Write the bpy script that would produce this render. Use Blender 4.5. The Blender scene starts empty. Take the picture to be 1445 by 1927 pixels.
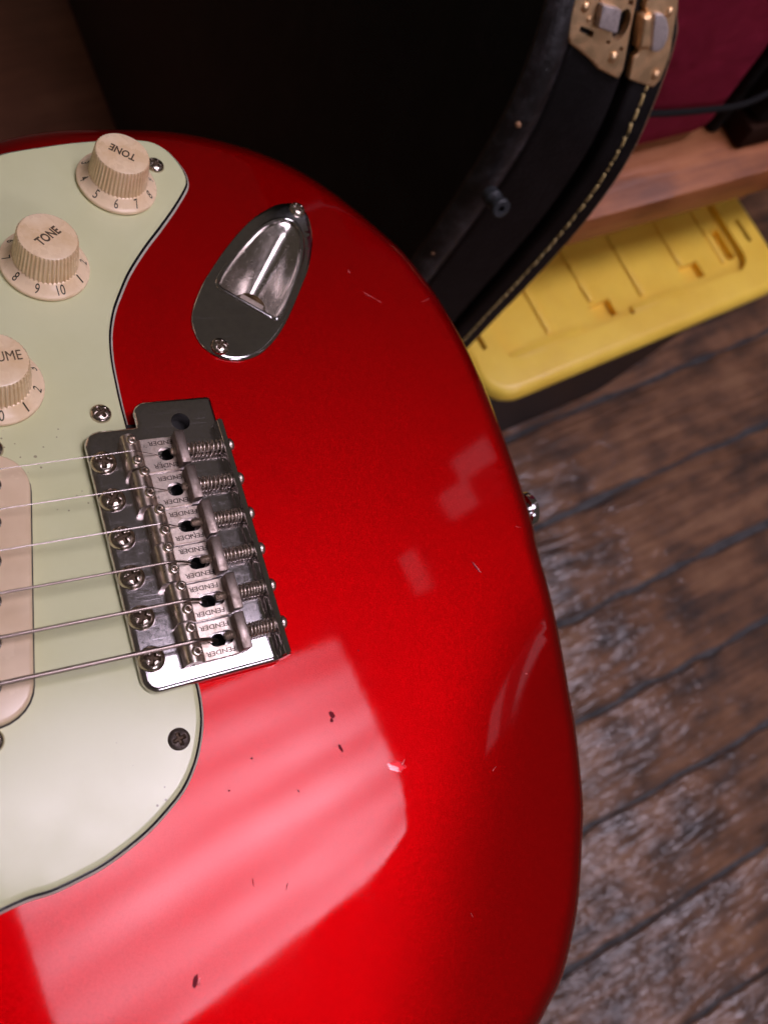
import bpy, bmesh, math, random
from mathutils import Vector, Matrix
from mathutils.geometry import delaunay_2d_cdt
random.seed(7)
C = bpy.context.scene.collection
S = bpy.context.scene
MM = 0.001

# ------------------------------------------------------------------ camera, world, exposure
# world: metres, z up, floor at z = 0, x along the floor boards
CAM = Vector((0, 0, 0.95))
R_CAM = Matrix(((0.8902788, 0.3742264, -0.2595347), (-0.4248404, 0.8877397, -0.1772818), (0.1640557, 0.2680910, 0.9493223)))
cd = bpy.data.cameras.new("camera"); cam = bpy.data.objects.new("camera", cd); C.objects.link(cam)
cam.matrix_world = Matrix.Translation(CAM) @ R_CAM.to_4x4()
cd.sensor_fit = 'VERTICAL'; cd.sensor_height = 33.945; cd.sensor_width = 25.45; cd.lens = 26.0
cd.clip_start = 0.01; cd.clip_end = 50
cd.dof.use_dof = True; cd.dof.focus_distance = 0.228; cd.dof.aperture_fstop = 11.5
S.camera = cam
w = bpy.data.worlds.new("World"); S.world = w; w.use_nodes = True
bg = w.node_tree.nodes["Background"]; bg.inputs[0].default_value = (1.0, 0.80, 0.66, 1); bg.inputs[1].default_value = 0.052
S.view_settings.view_transform = 'Standard'; S.view_settings.look = 'None'
S.view_settings.exposure = 0.2; S.view_settings.gamma = 1.0
S.cycles.use_denoising = True
S.cycles.max_bounces = 8
S.cycles.sample_clamp_indirect = 6

# ------------------------------------------------------------------ materials
def newmat(name, col, rough=0.5, metal=0.0, coat=0.0, coat_r=0.03, spec=0.5):
    m = bpy.data.materials.new(name); m.use_nodes = True
    b = m.node_tree.nodes["Principled BSDF"]
    b.inputs["Base Color"].default_value = (*col, 1); b.inputs["Roughness"].default_value = rough
    b.inputs["Metallic"].default_value = metal; b.inputs["Coat Weight"].default_value = coat
    b.inputs["Coat Roughness"].default_value = coat_r; b.inputs["Specular IOR Level"].default_value = spec
    return m
def N(m, t, **kw):
    n = m.node_tree.nodes.new(t)
    for k, v in kw.items():
        if hasattr(n, k) and k not in ("Scale", "Detail"): setattr(n, k, v)
        else: n.inputs[k].default_value = v
    return n
def L(m, a, b): m.node_tree.links.new(a, b)
def P(m): return m.node_tree.nodes["Principled BSDF"]
def coords(m, scale=(1, 1, 1), rot=(0, 0, 0)):
    t = N(m, "ShaderNodeTexCoord"); mp = N(m, "ShaderNodeMapping")
    mp.inputs["Scale"].default_value = scale; mp.inputs["Rotation"].default_value = rot
    L(m, t.outputs["Object"], mp.inputs["Vector"]); return mp.outputs["Vector"]
def noise(m, vec, scale, detail=4, rough=0.6):
    n = N(m, "ShaderNodeTexNoise"); n.inputs["Scale"].default_value = scale
    n.inputs["Detail"].default_value = detail; n.inputs["Roughness"].default_value = rough
    L(m, vec, n.inputs["Vector"]); return n.outputs["Fac"]
def ramp(m, fac, stops):
    r = N(m, "ShaderNodeValToRGB"); e = r.color_ramp.elements
    while len(e) < len(stops): e.new(0.5)
    for k, (p, c) in enumerate(stops):
        e[k].position = p; e[k].color = (*c, 1) if len(c) == 3 else c
    L(m, fac, r.inputs["Fac"]); return r.outputs["Color"]
def bump(m, h, strength=0.3, dist=0.0002, sock="Normal"):
    b = N(m, "ShaderNodeBump"); b.inputs["Strength"].default_value = strength; b.inputs["Distance"].default_value = dist
    L(m, h, b.inputs["Height"]); L(m, b.outputs["Normal"], P(m).inputs[sock]); return b
def g(v): return (v, v, v)

def mat_red():
    m = newmat("candy_red_metallic", (0.86, 0.0035, 0.018), 0.52, 1.0, 1.0, 0.025); P(m).inputs['Coat IOR'].default_value = 1.28; P(m).inputs['Coat Tint'].default_value = (0.54, 0.10, 0.12, 1); P(m).inputs['Specular IOR Level'].default_value = 0.0
    v = coords(m)
    vo = N(m, "ShaderNodeTexVoronoi"); vo.inputs["Scale"].default_value = 5200; L(m, v, vo.inputs["Vector"])
    # metallic flake: each cell leans its own way
    sub = N(m, "ShaderNodeVectorMath", operation='SUBTRACT'); L(m, vo.outputs["Color"], sub.inputs[0]); sub.inputs[1].default_value = (.5, .5, .5)
    sc = N(m, "ShaderNodeVectorMath", operation='SCALE'); L(m, sub.outputs[0], sc.inputs[0]); sc.inputs["Scale"].default_value = 0.19
    geo = N(m, "ShaderNodeNewGeometry")
    ad = N(m, "ShaderNodeVectorMath", operation='ADD'); L(m, geo.outputs["Normal"], ad.inputs[0]); L(m, sc.outputs[0], ad.inputs[1])
    nm = N(m, "ShaderNodeVectorMath", operation='NORMALIZE'); L(m, ad.outputs[0], nm.inputs[0])
    L(m, nm.outputs[0], P(m).inputs["Normal"])
    # orange peel and handling marks in the clear coat
    h = noise(m, v, 90, 3)
    b = N(m, "ShaderNodeBump"); b.inputs["Strength"].default_value = 0.03; b.inputs["Distance"].default_value = 0.0003
    L(m, h, b.inputs["Height"]); L(m, b.outputs["Normal"], P(m).inputs["Coat Normal"])
    s = noise(m, v, 45, 5); L(m, ramp(m, s, [(0.35, g(0.02)), (0.75, g(0.075))]), P(m).inputs["Coat Roughness"])
    return m
def mat_plastic(name, col, dark, rough, scale=60, amt=0.6, specks=False, spec=0.5):
    m = newmat(name, col, rough, 0, 0)
    v = coords(m); f = noise(m, v, scale, 5)
    c = ramp(m, f, [(0.25, dark), (amt, col)])
    if specks:
        vo = N(m, "ShaderNodeTexVoronoi"); vo.inputs["Scale"].default_value = 420; L(m, v, vo.inputs["Vector"])
        f2 = noise(m, v, 38, 2)
        mu = N(m, "ShaderNodeMath", operation='MULTIPLY_ADD'); L(m, f2, mu.inputs[0]); mu.inputs[1].default_value = -0.9; mu.inputs[2].default_value = 0.445
        lt = N(m, "ShaderNodeMath", operation='LESS_THAN'); L(m, vo.outputs["Distance"], lt.inputs[0]); L(m, mu.outputs[0], lt.inputs[1])
        mx = N(m, "ShaderNodeMixRGB"); L(m, lt.outputs[0], mx.inputs[0]); L(m, c, mx.inputs[1]); mx.inputs[2].default_value = (0.36, 0.34, 0.20, 1); c = mx.outputs[0]
    L(m, c, P(m).inputs["Base Color"])
    L(m, ramp(m, noise(m, v, 130, 4), [(0.3, g(rough * 0.8)), (0.8, g(rough * 1.5))]), P(m).inputs["Roughness"])
    bump(m, noise(m, v, 400, 2), 0.05, 0.0001); P(m).inputs['Specular IOR Level'].default_value = spec
    return m
def mat_metal(name, col, dark, rough, scale=180, lo=0.35, hi=0.65, scratch=0.15, spread=2.0, hair=0.0):
    m = newmat(name, col, rough, 1.0)
    v = coords(m); f = noise(m, v, scale, 6, 0.7)
    L(m, ramp(m, f, [(lo, dark), (hi, col)]), P(m).inputs["Base Color"])
    r = ramp(m, f, [(0.3, g(min(1, rough * spread))), (0.62, g(rough))])
    v2 = coords(m, (1, 14, 1), (0, 0, 0.5))
    s = noise(m, v2, 260, 4, 0.7)
    if hair:
        for rot, sc in ((0.25, 420), (1.9, 300)):
            hv = coords(m, (1.0, 0.06, 1), (0, 0, rot)); hf = noise(m, hv, sc * 4, 2, 0.5)
            hm = ramp(m, hf, [(0.63, g(0)), (0.70, g(hair))])
            mx = N(m, "ShaderNodeMixRGB", blend_type='ADD'); mx.inputs[0].default_value = 1; L(m, r, mx.inputs[1]); L(m, hm, mx.inputs[2]); r = mx.outputs[0]
    L(m, r, P(m).inputs["Roughness"])
    bump(m, s, scratch, 0.00008)
    return m
M = {}
M['red'] = mat_red()
M['mint'] = mat_plastic('mint_plastic', (0.70, 0.73, 0.44), (0.655, 0.68, 0.385), 0.15, 30, 0.6, True, 0.4)
M['black_ply'] = newmat('black_ply', (0.012, 0.012, 0.014), 0.25)
M['white_ply'] = mat_plastic('white_ply', (0.60, 0.58, 0.47), (0.48, 0.45, 0.35), 0.3)
M['cream'] = mat_plastic('aged_cream_plastic', (0.95, 0.75, 0.49), (0.80, 0.56, 0.29), 0.24, 90, 0.55)
M['cream2'] = mat_plastic('aged_cream_cover', (0.82, 0.635, 0.42), (0.74, 0.55, 0.35), 0.22, 70, 0.6)
M['ink'] = newmat('dark_olive_ink', (0.045, 0.035, 0.015), 0.45)
M['ink2'] = newmat('brown_ink', (0.09, 0.055, 0.025), 0.45)
M['chrome'] = mat_metal('worn_chrome', (0.62, 0.60, 0.60), (0.50, 0.48, 0.48), 0.08, 320, 0.3, 0.6, 0.10, 1.8, 0.07)
M['chrome_dull'] = mat_metal('pitted_chrome', (0.66, 0.63, 0.64), (0.46, 0.42, 0.41), 0.10, 800, 0.35, 0.55, 0.2, 2.0, 0.05)
M['nickel'] = mat_metal('dull_nickel', (0.82, 0.71, 0.62), (0.42, 0.33, 0.26), 0.27, 300, 0.32, 0.6, 0.35)
M['nickel_dark'] = mat_metal('tarnished_nickel', (0.42, 0.35, 0.31), (0.22, 0.17, 0.14), 0.33, 300, 0.3, 0.7, 0.3)
M['screw'] = mat_metal('screw_steel', (0.66, 0.58, 0.50), (0.40, 0.32, 0.25), 0.17, 420, 0.3, 0.6, 0.1)
M['screw_old'] = mat_metal('oxidised_screw', (0.20, 0.16, 0.14), (0.09, 0.07, 0.06), 0.42, 700, 0.3, 0.7, 0.3)
M['recess'] = newmat('brown_recess', (0.10, 0.065, 0.04), 0.6, 0.6)  # darker brown inside the cross recess of the screw heads
M['dark'] = newmat('dark_cavity', (0.01, 0.009, 0.008), 0.7)
M['stamp'] = newmat('stamped_groove', (0.11, 0.08, 0.065), 0.5, 0.6)
M['brass'] = mat_metal('threaded_brass', (0.42, 0.31, 0.17), (0.22, 0.15, 0.08), 0.3, 300)
M['plain_string'] = newmat('plain_steel_string', (0.55, 0.49, 0.45), 0.25, 1.0)
def mat_wound(name, pitch):
    m = newmat(name, (0.42, 0.34, 0.30), 0.3, 1.0)
    t = N(m, "ShaderNodeUVMap")
    wv = N(m, "ShaderNodeTexWave", wave_type='BANDS', bands_direction='X'); wv.inputs["Scale"].default_value = 1000 * 0.314 / pitch; wv.inputs["Distortion"].default_value = 0
    L(m, t.outputs[0], wv.inputs["Vector"])
    L(m, ramp(m, wv.outputs["Fac"], [(0.25, (0.10, 0.075, 0.06)), (0.7, (0.52, 0.43, 0.38))]), P(m).inputs["Base Color"])
    return m
M['wound'] = mat_wound('wound_string', 0.42)
M['gold'] = mat_metal('worn_gilt_metal', (0.98, 0.70, 0.40), (0.74, 0.47, 0.24), 0.34, 120, 0.3, 0.65, 0.3); P(M['gold']).inputs['Metallic'].default_value = 0.9
M['silver'] = mat_metal('grey_button_metal', (0.66, 0.60, 0.58), (0.5, 0.45, 0.43), 0.5, 150)
def mat_tolex():
    m = newmat('black_leatherette', (0.006, 0.005, 0.0055), 0.36, spec=0.25)
    v = coords(m); vo = N(m, "ShaderNodeTexVoronoi"); vo.inputs["Scale"].default_value = 520; L(m, v, vo.inputs["Vector"])
    bump(m, vo.outputs["Distance"], 0.35, 0.0005)
    f = noise(m, v, 34, 6, 0.75)
    L(m, ramp(m, f, [(0.45, (0.006, 0.005, 0.0055)), (0.66, (0.013, 0.011, 0.012)), (0.80, (0.05, 0.046, 0.045))]), P(m).inputs["Base Color"])
    return m
M['tolex'] = mat_tolex()
M['binding'] = newmat('scuffed_binding', (0.012, 0.011, 0.012), 0.3, spec=0.6)
_v = coords(M['binding']); L(M['binding'], ramp(M['binding'], noise(M['binding'], _v, 60, 7, 0.8), [(0.46, (0.010, 0.009, 0.010)), (0.60, (0.035, 0.034, 0.037)), (0.74, (0.14, 0.135, 0.14))]), P(M['binding']).inputs["Base Color"]); bump(M['binding'], noise(M['binding'], _v, 180, 5, 0.7), 0.6, 0.0015)
M['black'] = newmat('matt_black_cloth', (0.010, 0.010, 0.010), 0.8, spec=0.15)
M['rubber'] = newmat('grey_black_rubber', (0.030, 0.034, 0.038), 0.5)
M['thread'] = mat_plastic('yellow_thread', (0.78, 0.60, 0.25), (0.50, 0.36, 0.13), 0.7, 300)
M['tan'] = newmat('tan_core_edge', (0.25, 0.16, 0.085), 0.7)
def mat_maroon():
    m = newmat('maroon_cloth', (0.26, 0.012, 0.05), 0.8, spec=0.12)
    v = coords(m); f = noise(m, v, 14, 3)
    L(m, ramp(m, f, [(0.3, (0.20, 0.011, 0.032)), (0.7, (0.28, 0.016, 0.045))]), P(m).inputs["Base Color"])
    hh = N(m, 'ShaderNodeMath', operation='MULTIPLY_ADD'); L(m, noise(m, v, 11, 3), hh.inputs[0]); hh.inputs[1].default_value = 14.0; L(m, noise(m, v, 700, 2), hh.inputs[2]); bump(m, hh.outputs[0], 0.8, 0.0009)
    return m
M['maroon'] = mat_maroon()
def mat_wood(name, stops, sx, scale, rough, bumpd, gloss=(0.25, 0.6), coat=0.0):
    m = newmat(name, stops[0][1], rough, 0, coat, 0.15)
    t = N(m, "ShaderNodeTexCoord"); oi = N(m, "ShaderNodeObjectInfo")
    off = N(m, "ShaderNodeVectorMath", operation='SCALE'); cb = N(m, "ShaderNodeCombineXYZ")
    for k in range(3): L(m, oi.outputs["Random"], cb.inputs[k])
    L(m, cb.outputs[0], off.inputs[0]); off.inputs["Scale"].default_value = 7.0
    ad = N(m, "ShaderNodeVectorMath", operation='ADD'); L(m, t.outputs["Object"], ad.inputs[0]); L(m, off.outputs[0], ad.inputs[1])
    mp = N(m, "ShaderNodeMapping"); mp.inputs["Scale"].default_value = (sx, 1, 1); L(m, ad.outputs[0], mp.inputs["Vector"])
    f = noise(m, mp.outputs[0], scale, 8, 0.68)
    f2 = noise(m, ad.outputs[0], scale * 0.28, 3, 0.5)
    mx = N(m, "ShaderNodeMath", operation='MULTIPLY_ADD'); L(m, f2, mx.inputs[0]); mx.inputs[1].default_value = 0.5
    h = N(m, "ShaderNodeMath", operation='MULTIPLY'); L(m, f, h.inputs[0]); h.inputs[1].default_value = 0.5; L(m, h.outputs[0], mx.inputs[2])
    L(m, ramp(m, mx.outputs[0], stops), P(m).inputs["Base Color"])
    fb = noise(m, mp.outputs[0], scale * 2.2, 6, 0.6)
    L(m, ramp(m, f2, [(0.3, g(gloss[0])), (0.7, g(gloss[1]))]), P(m).inputs["Roughness"])
    bb_ = bump(m, fb, 1.0, bumpd)
    if coat:      # knobbly old varnish
        mp2 = N(m, "ShaderNodeMapping"); mp2.inputs["Scale"].default_value = (0.20, 1, 1); L(m, ad.outputs[0], mp2.inputs["Vector"])
        hc = noise(m, mp2.outputs[0], 95, 3, 0.5)
        b2 = N(m, "ShaderNodeBump"); b2.inputs["Strength"].default_value = 1.0; b2.inputs["Distance"].default_value = 0.0042
        L(m, hc, b2.inputs["Height"]); L(m, b2.outputs["Normal"], P(m).inputs["Coat Normal"]); P(m).inputs["Coat Roughness"].default_value = 0.10; P(m).inputs["Coat IOR"].default_value = 1.5
    return m
M['floor'] = mat_floor = mat_wood('worn_varnished_boards', [(0.36, (0.026, 0.012, 0.007)), (0.45, (0.10, 0.045, 0.020)), (0.54, (0.20, 0.090, 0.040)), (0.68, (0.33, 0.17, 0.082))], 0.10, 66, 0.4, 0.006, (0.3, 0.5), 0.5)
M['gap'] = mat_plastic('dirty_seam_filler', (0.060, 0.058, 0.058), (0.012, 0.012, 0.012), 0.6, 60)
M['shelf'] = mat_wood('bare_pine_board', [(0.36, (0.20, 0.060, 0.018)), (0.48, (0.40, 0.135, 0.042)), (0.66, (0.58, 0.24, 0.088))], 0.12, 60, 0.5, 0.0008, (0.4, 0.6))
M['yellow'] = mat_plastic('yellow_tote_plastic', (1.0, 0.72, 0.095), (0.86, 0.56, 0.06), 0.33, 14)
M['binblack'] = newmat('black_tote_plastic', (0.010, 0.010, 0.011), 0.45)

# ------------------------------------------------------------------ mesh helpers (local units mm -> metres on build)
def build(name, bm, mat, parent=None, scale=MM, smooth=True, angle=None):
    me = bpy.data.meshes.new(name)
    if scale != 1: bmesh.ops.scale(bm, vec=(scale,) * 3, verts=bm.verts)
    bm.normal_update(); bm.to_mesh(me); bm.free()
    for k in (mat if isinstance(mat, (list, tuple)) else [mat]): me.materials.append(k)
    if smooth:
        me.shade_smooth() if angle is None else None
        if angle is not None: me.shade_smooth(); me.set_sharp_from_angle(angle=math.radians(angle))
    o = bpy.data.objects.new(name, me); C.objects.link(o)
    if parent: o.parent = parent
    return o
def thing(name, label, cat, mat4=None, group=None):
    o = bpy.data.objects.new(name, None); C.objects.link(o); o.empty_display_size = 0.02
    if mat4 is not None: o.matrix_world = mat4
    o['label'] = label; o['category'] = cat
    if group: o['group'] = group
    return o
def share(src, name, parent, loc=(0, 0, 0), rot=None):
    o = src.copy(); o.name = name; C.objects.link(o); o.parent = parent
    o.location = loc
    if rot is not None: o.rotation_euler = rot
    return o
def signed_area(p): return 0.5 * sum(p[i][0] * p[(i + 1) % len(p)][1] - p[(i + 1) % len(p)][0] * p[i][1] for i in range(len(p)))
def ccw(p): return p if signed_area(p) > 0 else p[::-1]
def catmull(pts, n=6, closed=True):
    out = []; m = len(pts)
    rng = range(m) if closed else range(m - 1)
    for i in rng:
        g_ = (lambda k: Vector(pts[k % m])) if closed else (lambda k: Vector(pts[max(0, min(m - 1, k))]))
        p0, p1, p2, p3 = g_(i - 1), g_(i), g_(i + 1), g_(i + 2)
        for j in range(n):
            t = j / n
            out.append(0.5 * ((2 * p1) + (p2 - p0) * t + (2 * p0 - 5 * p1 + 4 * p2 - p3) * t * t + (3 * p1 - p0 - 3 * p2 + p3) * t ** 3))
    if not closed: out.append(Vector(pts[-1]))
    return out
def resample(pts, step):
    pts = [Vector(p) for p in pts]; m = len(pts)
    d = [0]
    for i in range(m): d.append(d[-1] + (pts[(i + 1) % m] - pts[i]).length)
    n = max(12, int(d[-1] / step)); out = []; k = 0
    for j in range(n):
        s = d[-1] * j / n
        while d[k + 1] < s: k += 1
        t = (s - d[k]) / max(1e-9, d[k + 1] - d[k]); out.append(pts[k].lerp(pts[(k + 1) % m], t))
    return out
def roundpoly(pts, rad, seg=6):
    out = []; m = len(pts)
    for i in range(m):
        r = rad[i] if isinstance(rad, (list, tuple)) else rad
        p, a, b = Vector(pts[i]), Vector(pts[i - 1]), Vector(pts[(i + 1) % m])
        if r <= 0: out.append(p); continue
        u, v = (a - p).normalized(), (b - p).normalized()
        ang = u.angle(v); dist = min(r / math.tan(ang / 2), (a - p).length * .49, (b - p).length * .49)
        rr = dist * math.tan(ang / 2); c = p + (u + v).normalized() * (rr / math.sin(ang / 2))
        s, e = p + u * dist - c, p + v * dist - c
        a0 = math.atan2(s.y, s.x); da = (math.atan2(e.y, e.x) - a0 + math.pi) % (2 * math.pi) - math.pi
        for j in range(seg + 1):
            t = a0 + da * j / seg; out.append(c + Vector((math.cos(t), math.sin(t))) * rr)
    return out
def circle(c, r, n=20): return [Vector((c[0] + r * math.cos(2 * math.pi * k / n), c[1] + r * math.sin(2 * math.pi * k / n))) for k in range(n)]
def normals2d(p):
    m = len(p); out = []
    for i in range(m):
        e1 = (p[i] - p[i - 1]).normalized(); e2 = (p[(i + 1) % m] - p[i]).normalized()
        n1, n2 = Vector((e1.y, -e1.x)), Vector((e2.y, -e2.x)); n = n1 + n2
        out.append(n / max(0.35, (1 + n1.dot(n2))) if n.length > 1e-6 else n1)
    return out
def plate(bm, outline, profile, holes=(), hole_depth=None, grid=None, zf=None, bottom=None, mat_index=0):
    """outline: ccw xy; profile: [(inset, z), ...] from outer bottom to top edge; top filled, holes get walls."""
    o = ccw([Vector(q) for q in outline]); nr = normals2d(o); rings = []
    zf = zf or (lambda x, y: 0.0)
    for (d, z) in profile:
        rings.append([bm.verts.new((q.x - n.x * d, q.y - n.y * d, z + zf(q.x - n.x * d, q.y - n.y * d))) for q, n in zip(o, nr)])
    m = len(o)
    for a, b in zip(rings, rings[1:]):
        for i in range(m):
            bm.faces.new((a[i], a[(i + 1) % m], b[(i + 1) % m], b[i])).material_index = mat_index
    zt = profile[-1][1]; top = rings[-1]
    vs = [Vector((v.co.x, v.co.y)) for v in top]; fl = [list(range(m))]; bv = list(top)
    for h in holes:
        hh = ccw([Vector(q) for q in h])[::-1]; s = len(vs)
        vs += hh; fl.append(list(range(s, s + len(hh))))
        bv += [bm.verts.new((q.x, q.y, zt + zf(q.x, q.y))) for q in hh]
    nb = len(vs)
    if grid:
        x0, x1 = min(v.x for v in vs), max(v.x for v in vs); y0, y1 = min(v.y for v in vs), max(v.y for v in vs)
        y = y0
        while y < y1:
            x = x0 + (grid * .5 if int((y - y0) / grid) % 2 else 0)
            while x < x1: vs.append(Vector((x, y))); x += grid
            y += grid
    ev = []
    for f in fl: ev += [(f[i], f[(i + 1) % len(f)]) for i in range(len(f))]
    res = delaunay_2d_cdt(vs, ev, [], 0, 1e-5)
    loops = [[vs[k] for k in f] for f in fl]
    def inside(poly, x, y):
        c = False; j = len(poly) - 1
        for i in range(len(poly)):
            a, b = poly[i], poly[j]
            if (a.y > y) != (b.y > y) and x < (b.x - a.x) * (y - a.y) / (b.y - a.y) + a.x: c = not c
            j = i
        return c
    rv, rf, orig = res[0], res[2], res[3]
    mp = []
    for k, q in enumerate(rv):
        oi = [a for a in orig[k] if a < nb]
        mp.append(bv[oi[0]] if oi else bm.verts.new((q.x, q.y, zt + zf(q.x, q.y))))
    for f in rf:
        t = [mp[k] for k in f]
        if len(set(t)) < 3: continue
        cx, cy = sum(rv[k].x for k in f) / len(f), sum(rv[k].y for k in f) / len(f)
        if not inside(loops[0], cx, cy) or any(inside(l_, cx, cy) for l_ in loops[1:]): continue
        try:
            fc = bm.faces.new(t); fc.material_index = mat_index
        except ValueError: continue
        fc.normal_update()
        if fc.normal.z < 0: fc.normal_flip()
    s = m
    for h in fl[1:]:
        tops = [bv[k] for k in h]; zb = hole_depth if hole_depth is not None else profile[0][1]
        lows = [bm.verts.new((v.co.x, v.co.y, zb)) for v in tops]
        for i in range(len(tops)):
            j = (i + 1) % len(tops); bm.faces.new((tops[j], tops[i], lows[i], lows[j])).material_index = mat_index
    if bottom: bm.faces.new(rings[0][::-1])
    return rings
def rnd(z0, z1, r, n=4):
    """side profile with a rounded upper edge"""
    return [(0, z0)] + [(r - r * math.cos(a * math.pi / 2 / n), z1 - r + r * math.sin(a * math.pi / 2 / n)) for a in range(n + 1)]
def lathe(bm, prof, seg=24, c=(0, 0, 0), axis=None, cap=True, flute=None):
    """prof [(r, z)]; axis: Matrix 3x3 whose z is the axis"""
    rings = []
    for (r, z) in prof:
        ring = []
        for k in range(seg):
            a = 2 * math.pi * k / seg; rr = r + (flute(k, r, z) if flute else 0)
            v = Vector((rr * math.cos(a), rr * math.sin(a), z))
            if axis is not None: v = axis @ v
            ring.append(bm.verts.new(v + Vector(c)))
        rings.append(ring)
    for a, b in zip(rings, rings[1:]):
        for i in range(seg): bm.faces.new((a[i], a[(i + 1) % seg], b[(i + 1) % seg], b[i]))
    if cap:
        if prof[-1][0] > 1e-6: bm.faces.new(rings[-1])
        if prof[0][0] > 1e-6: bm.faces.new(rings[0][::-1])
    return rings
def tube(bm, pts, r, seg=8, uv=False, cap=True):
    pts = [Vector(p) for p in pts]; rings = []; up = Vector((0.13, 0.21, 1)); ln = 0; lens = []
    for i, p in enumerate(pts):
        t = (pts[min(i + 1, len(pts) - 1)] - pts[max(i - 1, 0)]).normalized()
        x = t.cross(up)
        if x.length < 1e-3: x = t.cross(Vector((1, 0, 0)))
        x.normalize(); y = x.cross(t)
        if i: ln += (p - pts[i - 1]).length
        lens.append(ln); rr = r(i) if callable(r) else r
        rings.append([bm.verts.new(p + (x * math.cos(2 * math.pi * k / seg) + y * math.sin(2 * math.pi * k / seg)) * rr) for k in range(seg)])
    lay = bm.loops.layers.uv.verify() if uv else None
    for j, (a, b) in enumerate(zip(rings, rings[1:])):
        for i in range(seg):
            f = bm.faces.new((a[i], b[i], b[(i + 1) % seg], a[(i + 1) % seg]))
            if uv:
                for l, (u, v) in zip(f.loops, ((lens[j], i), (lens[j + 1], i), (lens[j + 1], i + 1), (lens[j], i + 1))): l[lay].uv = (u * MM, v / seg)
    if cap: bm.faces.new(rings[0]); bm.faces.new(rings[-1][::-1])
def box(bm, x0, x1, y0, y1, z0, z1, bev=0, seg=2):
    r = bmesh.ops.create_cube(bm, size=1)
    for v in r['verts']: v.co = Vector(((x0 + x1) / 2 + v.co.x * (x1 - x0), (y0 + y1) / 2 + v.co.y * (y1 - y0), (z0 + z1) / 2 + v.co.z * (z1 - z0)))
    if bev:
        es = list({e for v in r['verts'] for e in v.link_edges})
        bmesh.ops.bevel(bm, geom=es, offset=bev, segments=seg, affect='EDGES', profile=0.5)
def extrude_x(bm, prof, x0, x1, bev=0.0):
    """closed (y, z) polygon swept along x"""
    a = [bm.verts.new((x0, p[0], p[1])) for p in prof]; b = [bm.verts.new((x1, p[0], p[1])) for p in prof]; m = len(prof)
    for i in range(m): bm.faces.new((a[i], b[i], b[(i + 1) % m], a[(i + 1) % m]))
    bm.faces.new(a); bm.faces.new(b[::-1])
_dg = None
def text_bm(bm, s, width, height, xdir, origin, zf, bold=0.022):
    """letters laid on a surface: xdir (2D) reading direction in local plane, origin centre, zf(x, y) height."""
    cu = bpy.data.curves.new("t", 'FONT'); cu.body = s; cu.align_x = 'CENTER'; cu.resolution_u = 3; cu.offset = bold
    ob = bpy.data.objects.new("t", cu); C.objects.link(ob)
    dg = bpy.context.evaluated_depsgraph_get(); me = bpy.data.meshes.new_from_object(ob.evaluated_get(dg))
    xs = [v.co.x for v in me.vertices]; ys = [v.co.y for v in me.vertices]
    cx, cy = (min(xs) + max(xs)) / 2, (min(ys) + max(ys)) / 2
    sx = width / (max(xs) - min(xs)) if width else height / (max(ys) - min(ys)) * 0.8
    sy = height / (max(ys) - min(ys))
    xd = Vector(xdir).normalized(); yd = Vector((-xd.y, xd.x))
    vm = []
    for v in me.vertices:
        q = Vector(origin[:2]) + xd * (v.co.x - cx) * sx + yd * (v.co.y - cy) * sy
        vm.append(bm.verts.new((q.x, q.y, zf(q.x, q.y))))
    for p in me.polygons:
        try: bm.faces.new([vm[i] for i in p.vertices])
        except ValueError: pass
    bpy.data.objects.remove(ob); bpy.data.meshes.remove(me); bpy.data.curves.remove(cu)
def axis_to(d):
    z = Vector(d).normalized(); x = Vector((0, 0, 1)).cross(z)
    if x.length < 1e-4: x = Vector((1, 0, 0))
    x.normalize(); y = z.cross(x); return Matrix((x, y, z)).transposed()

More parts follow.
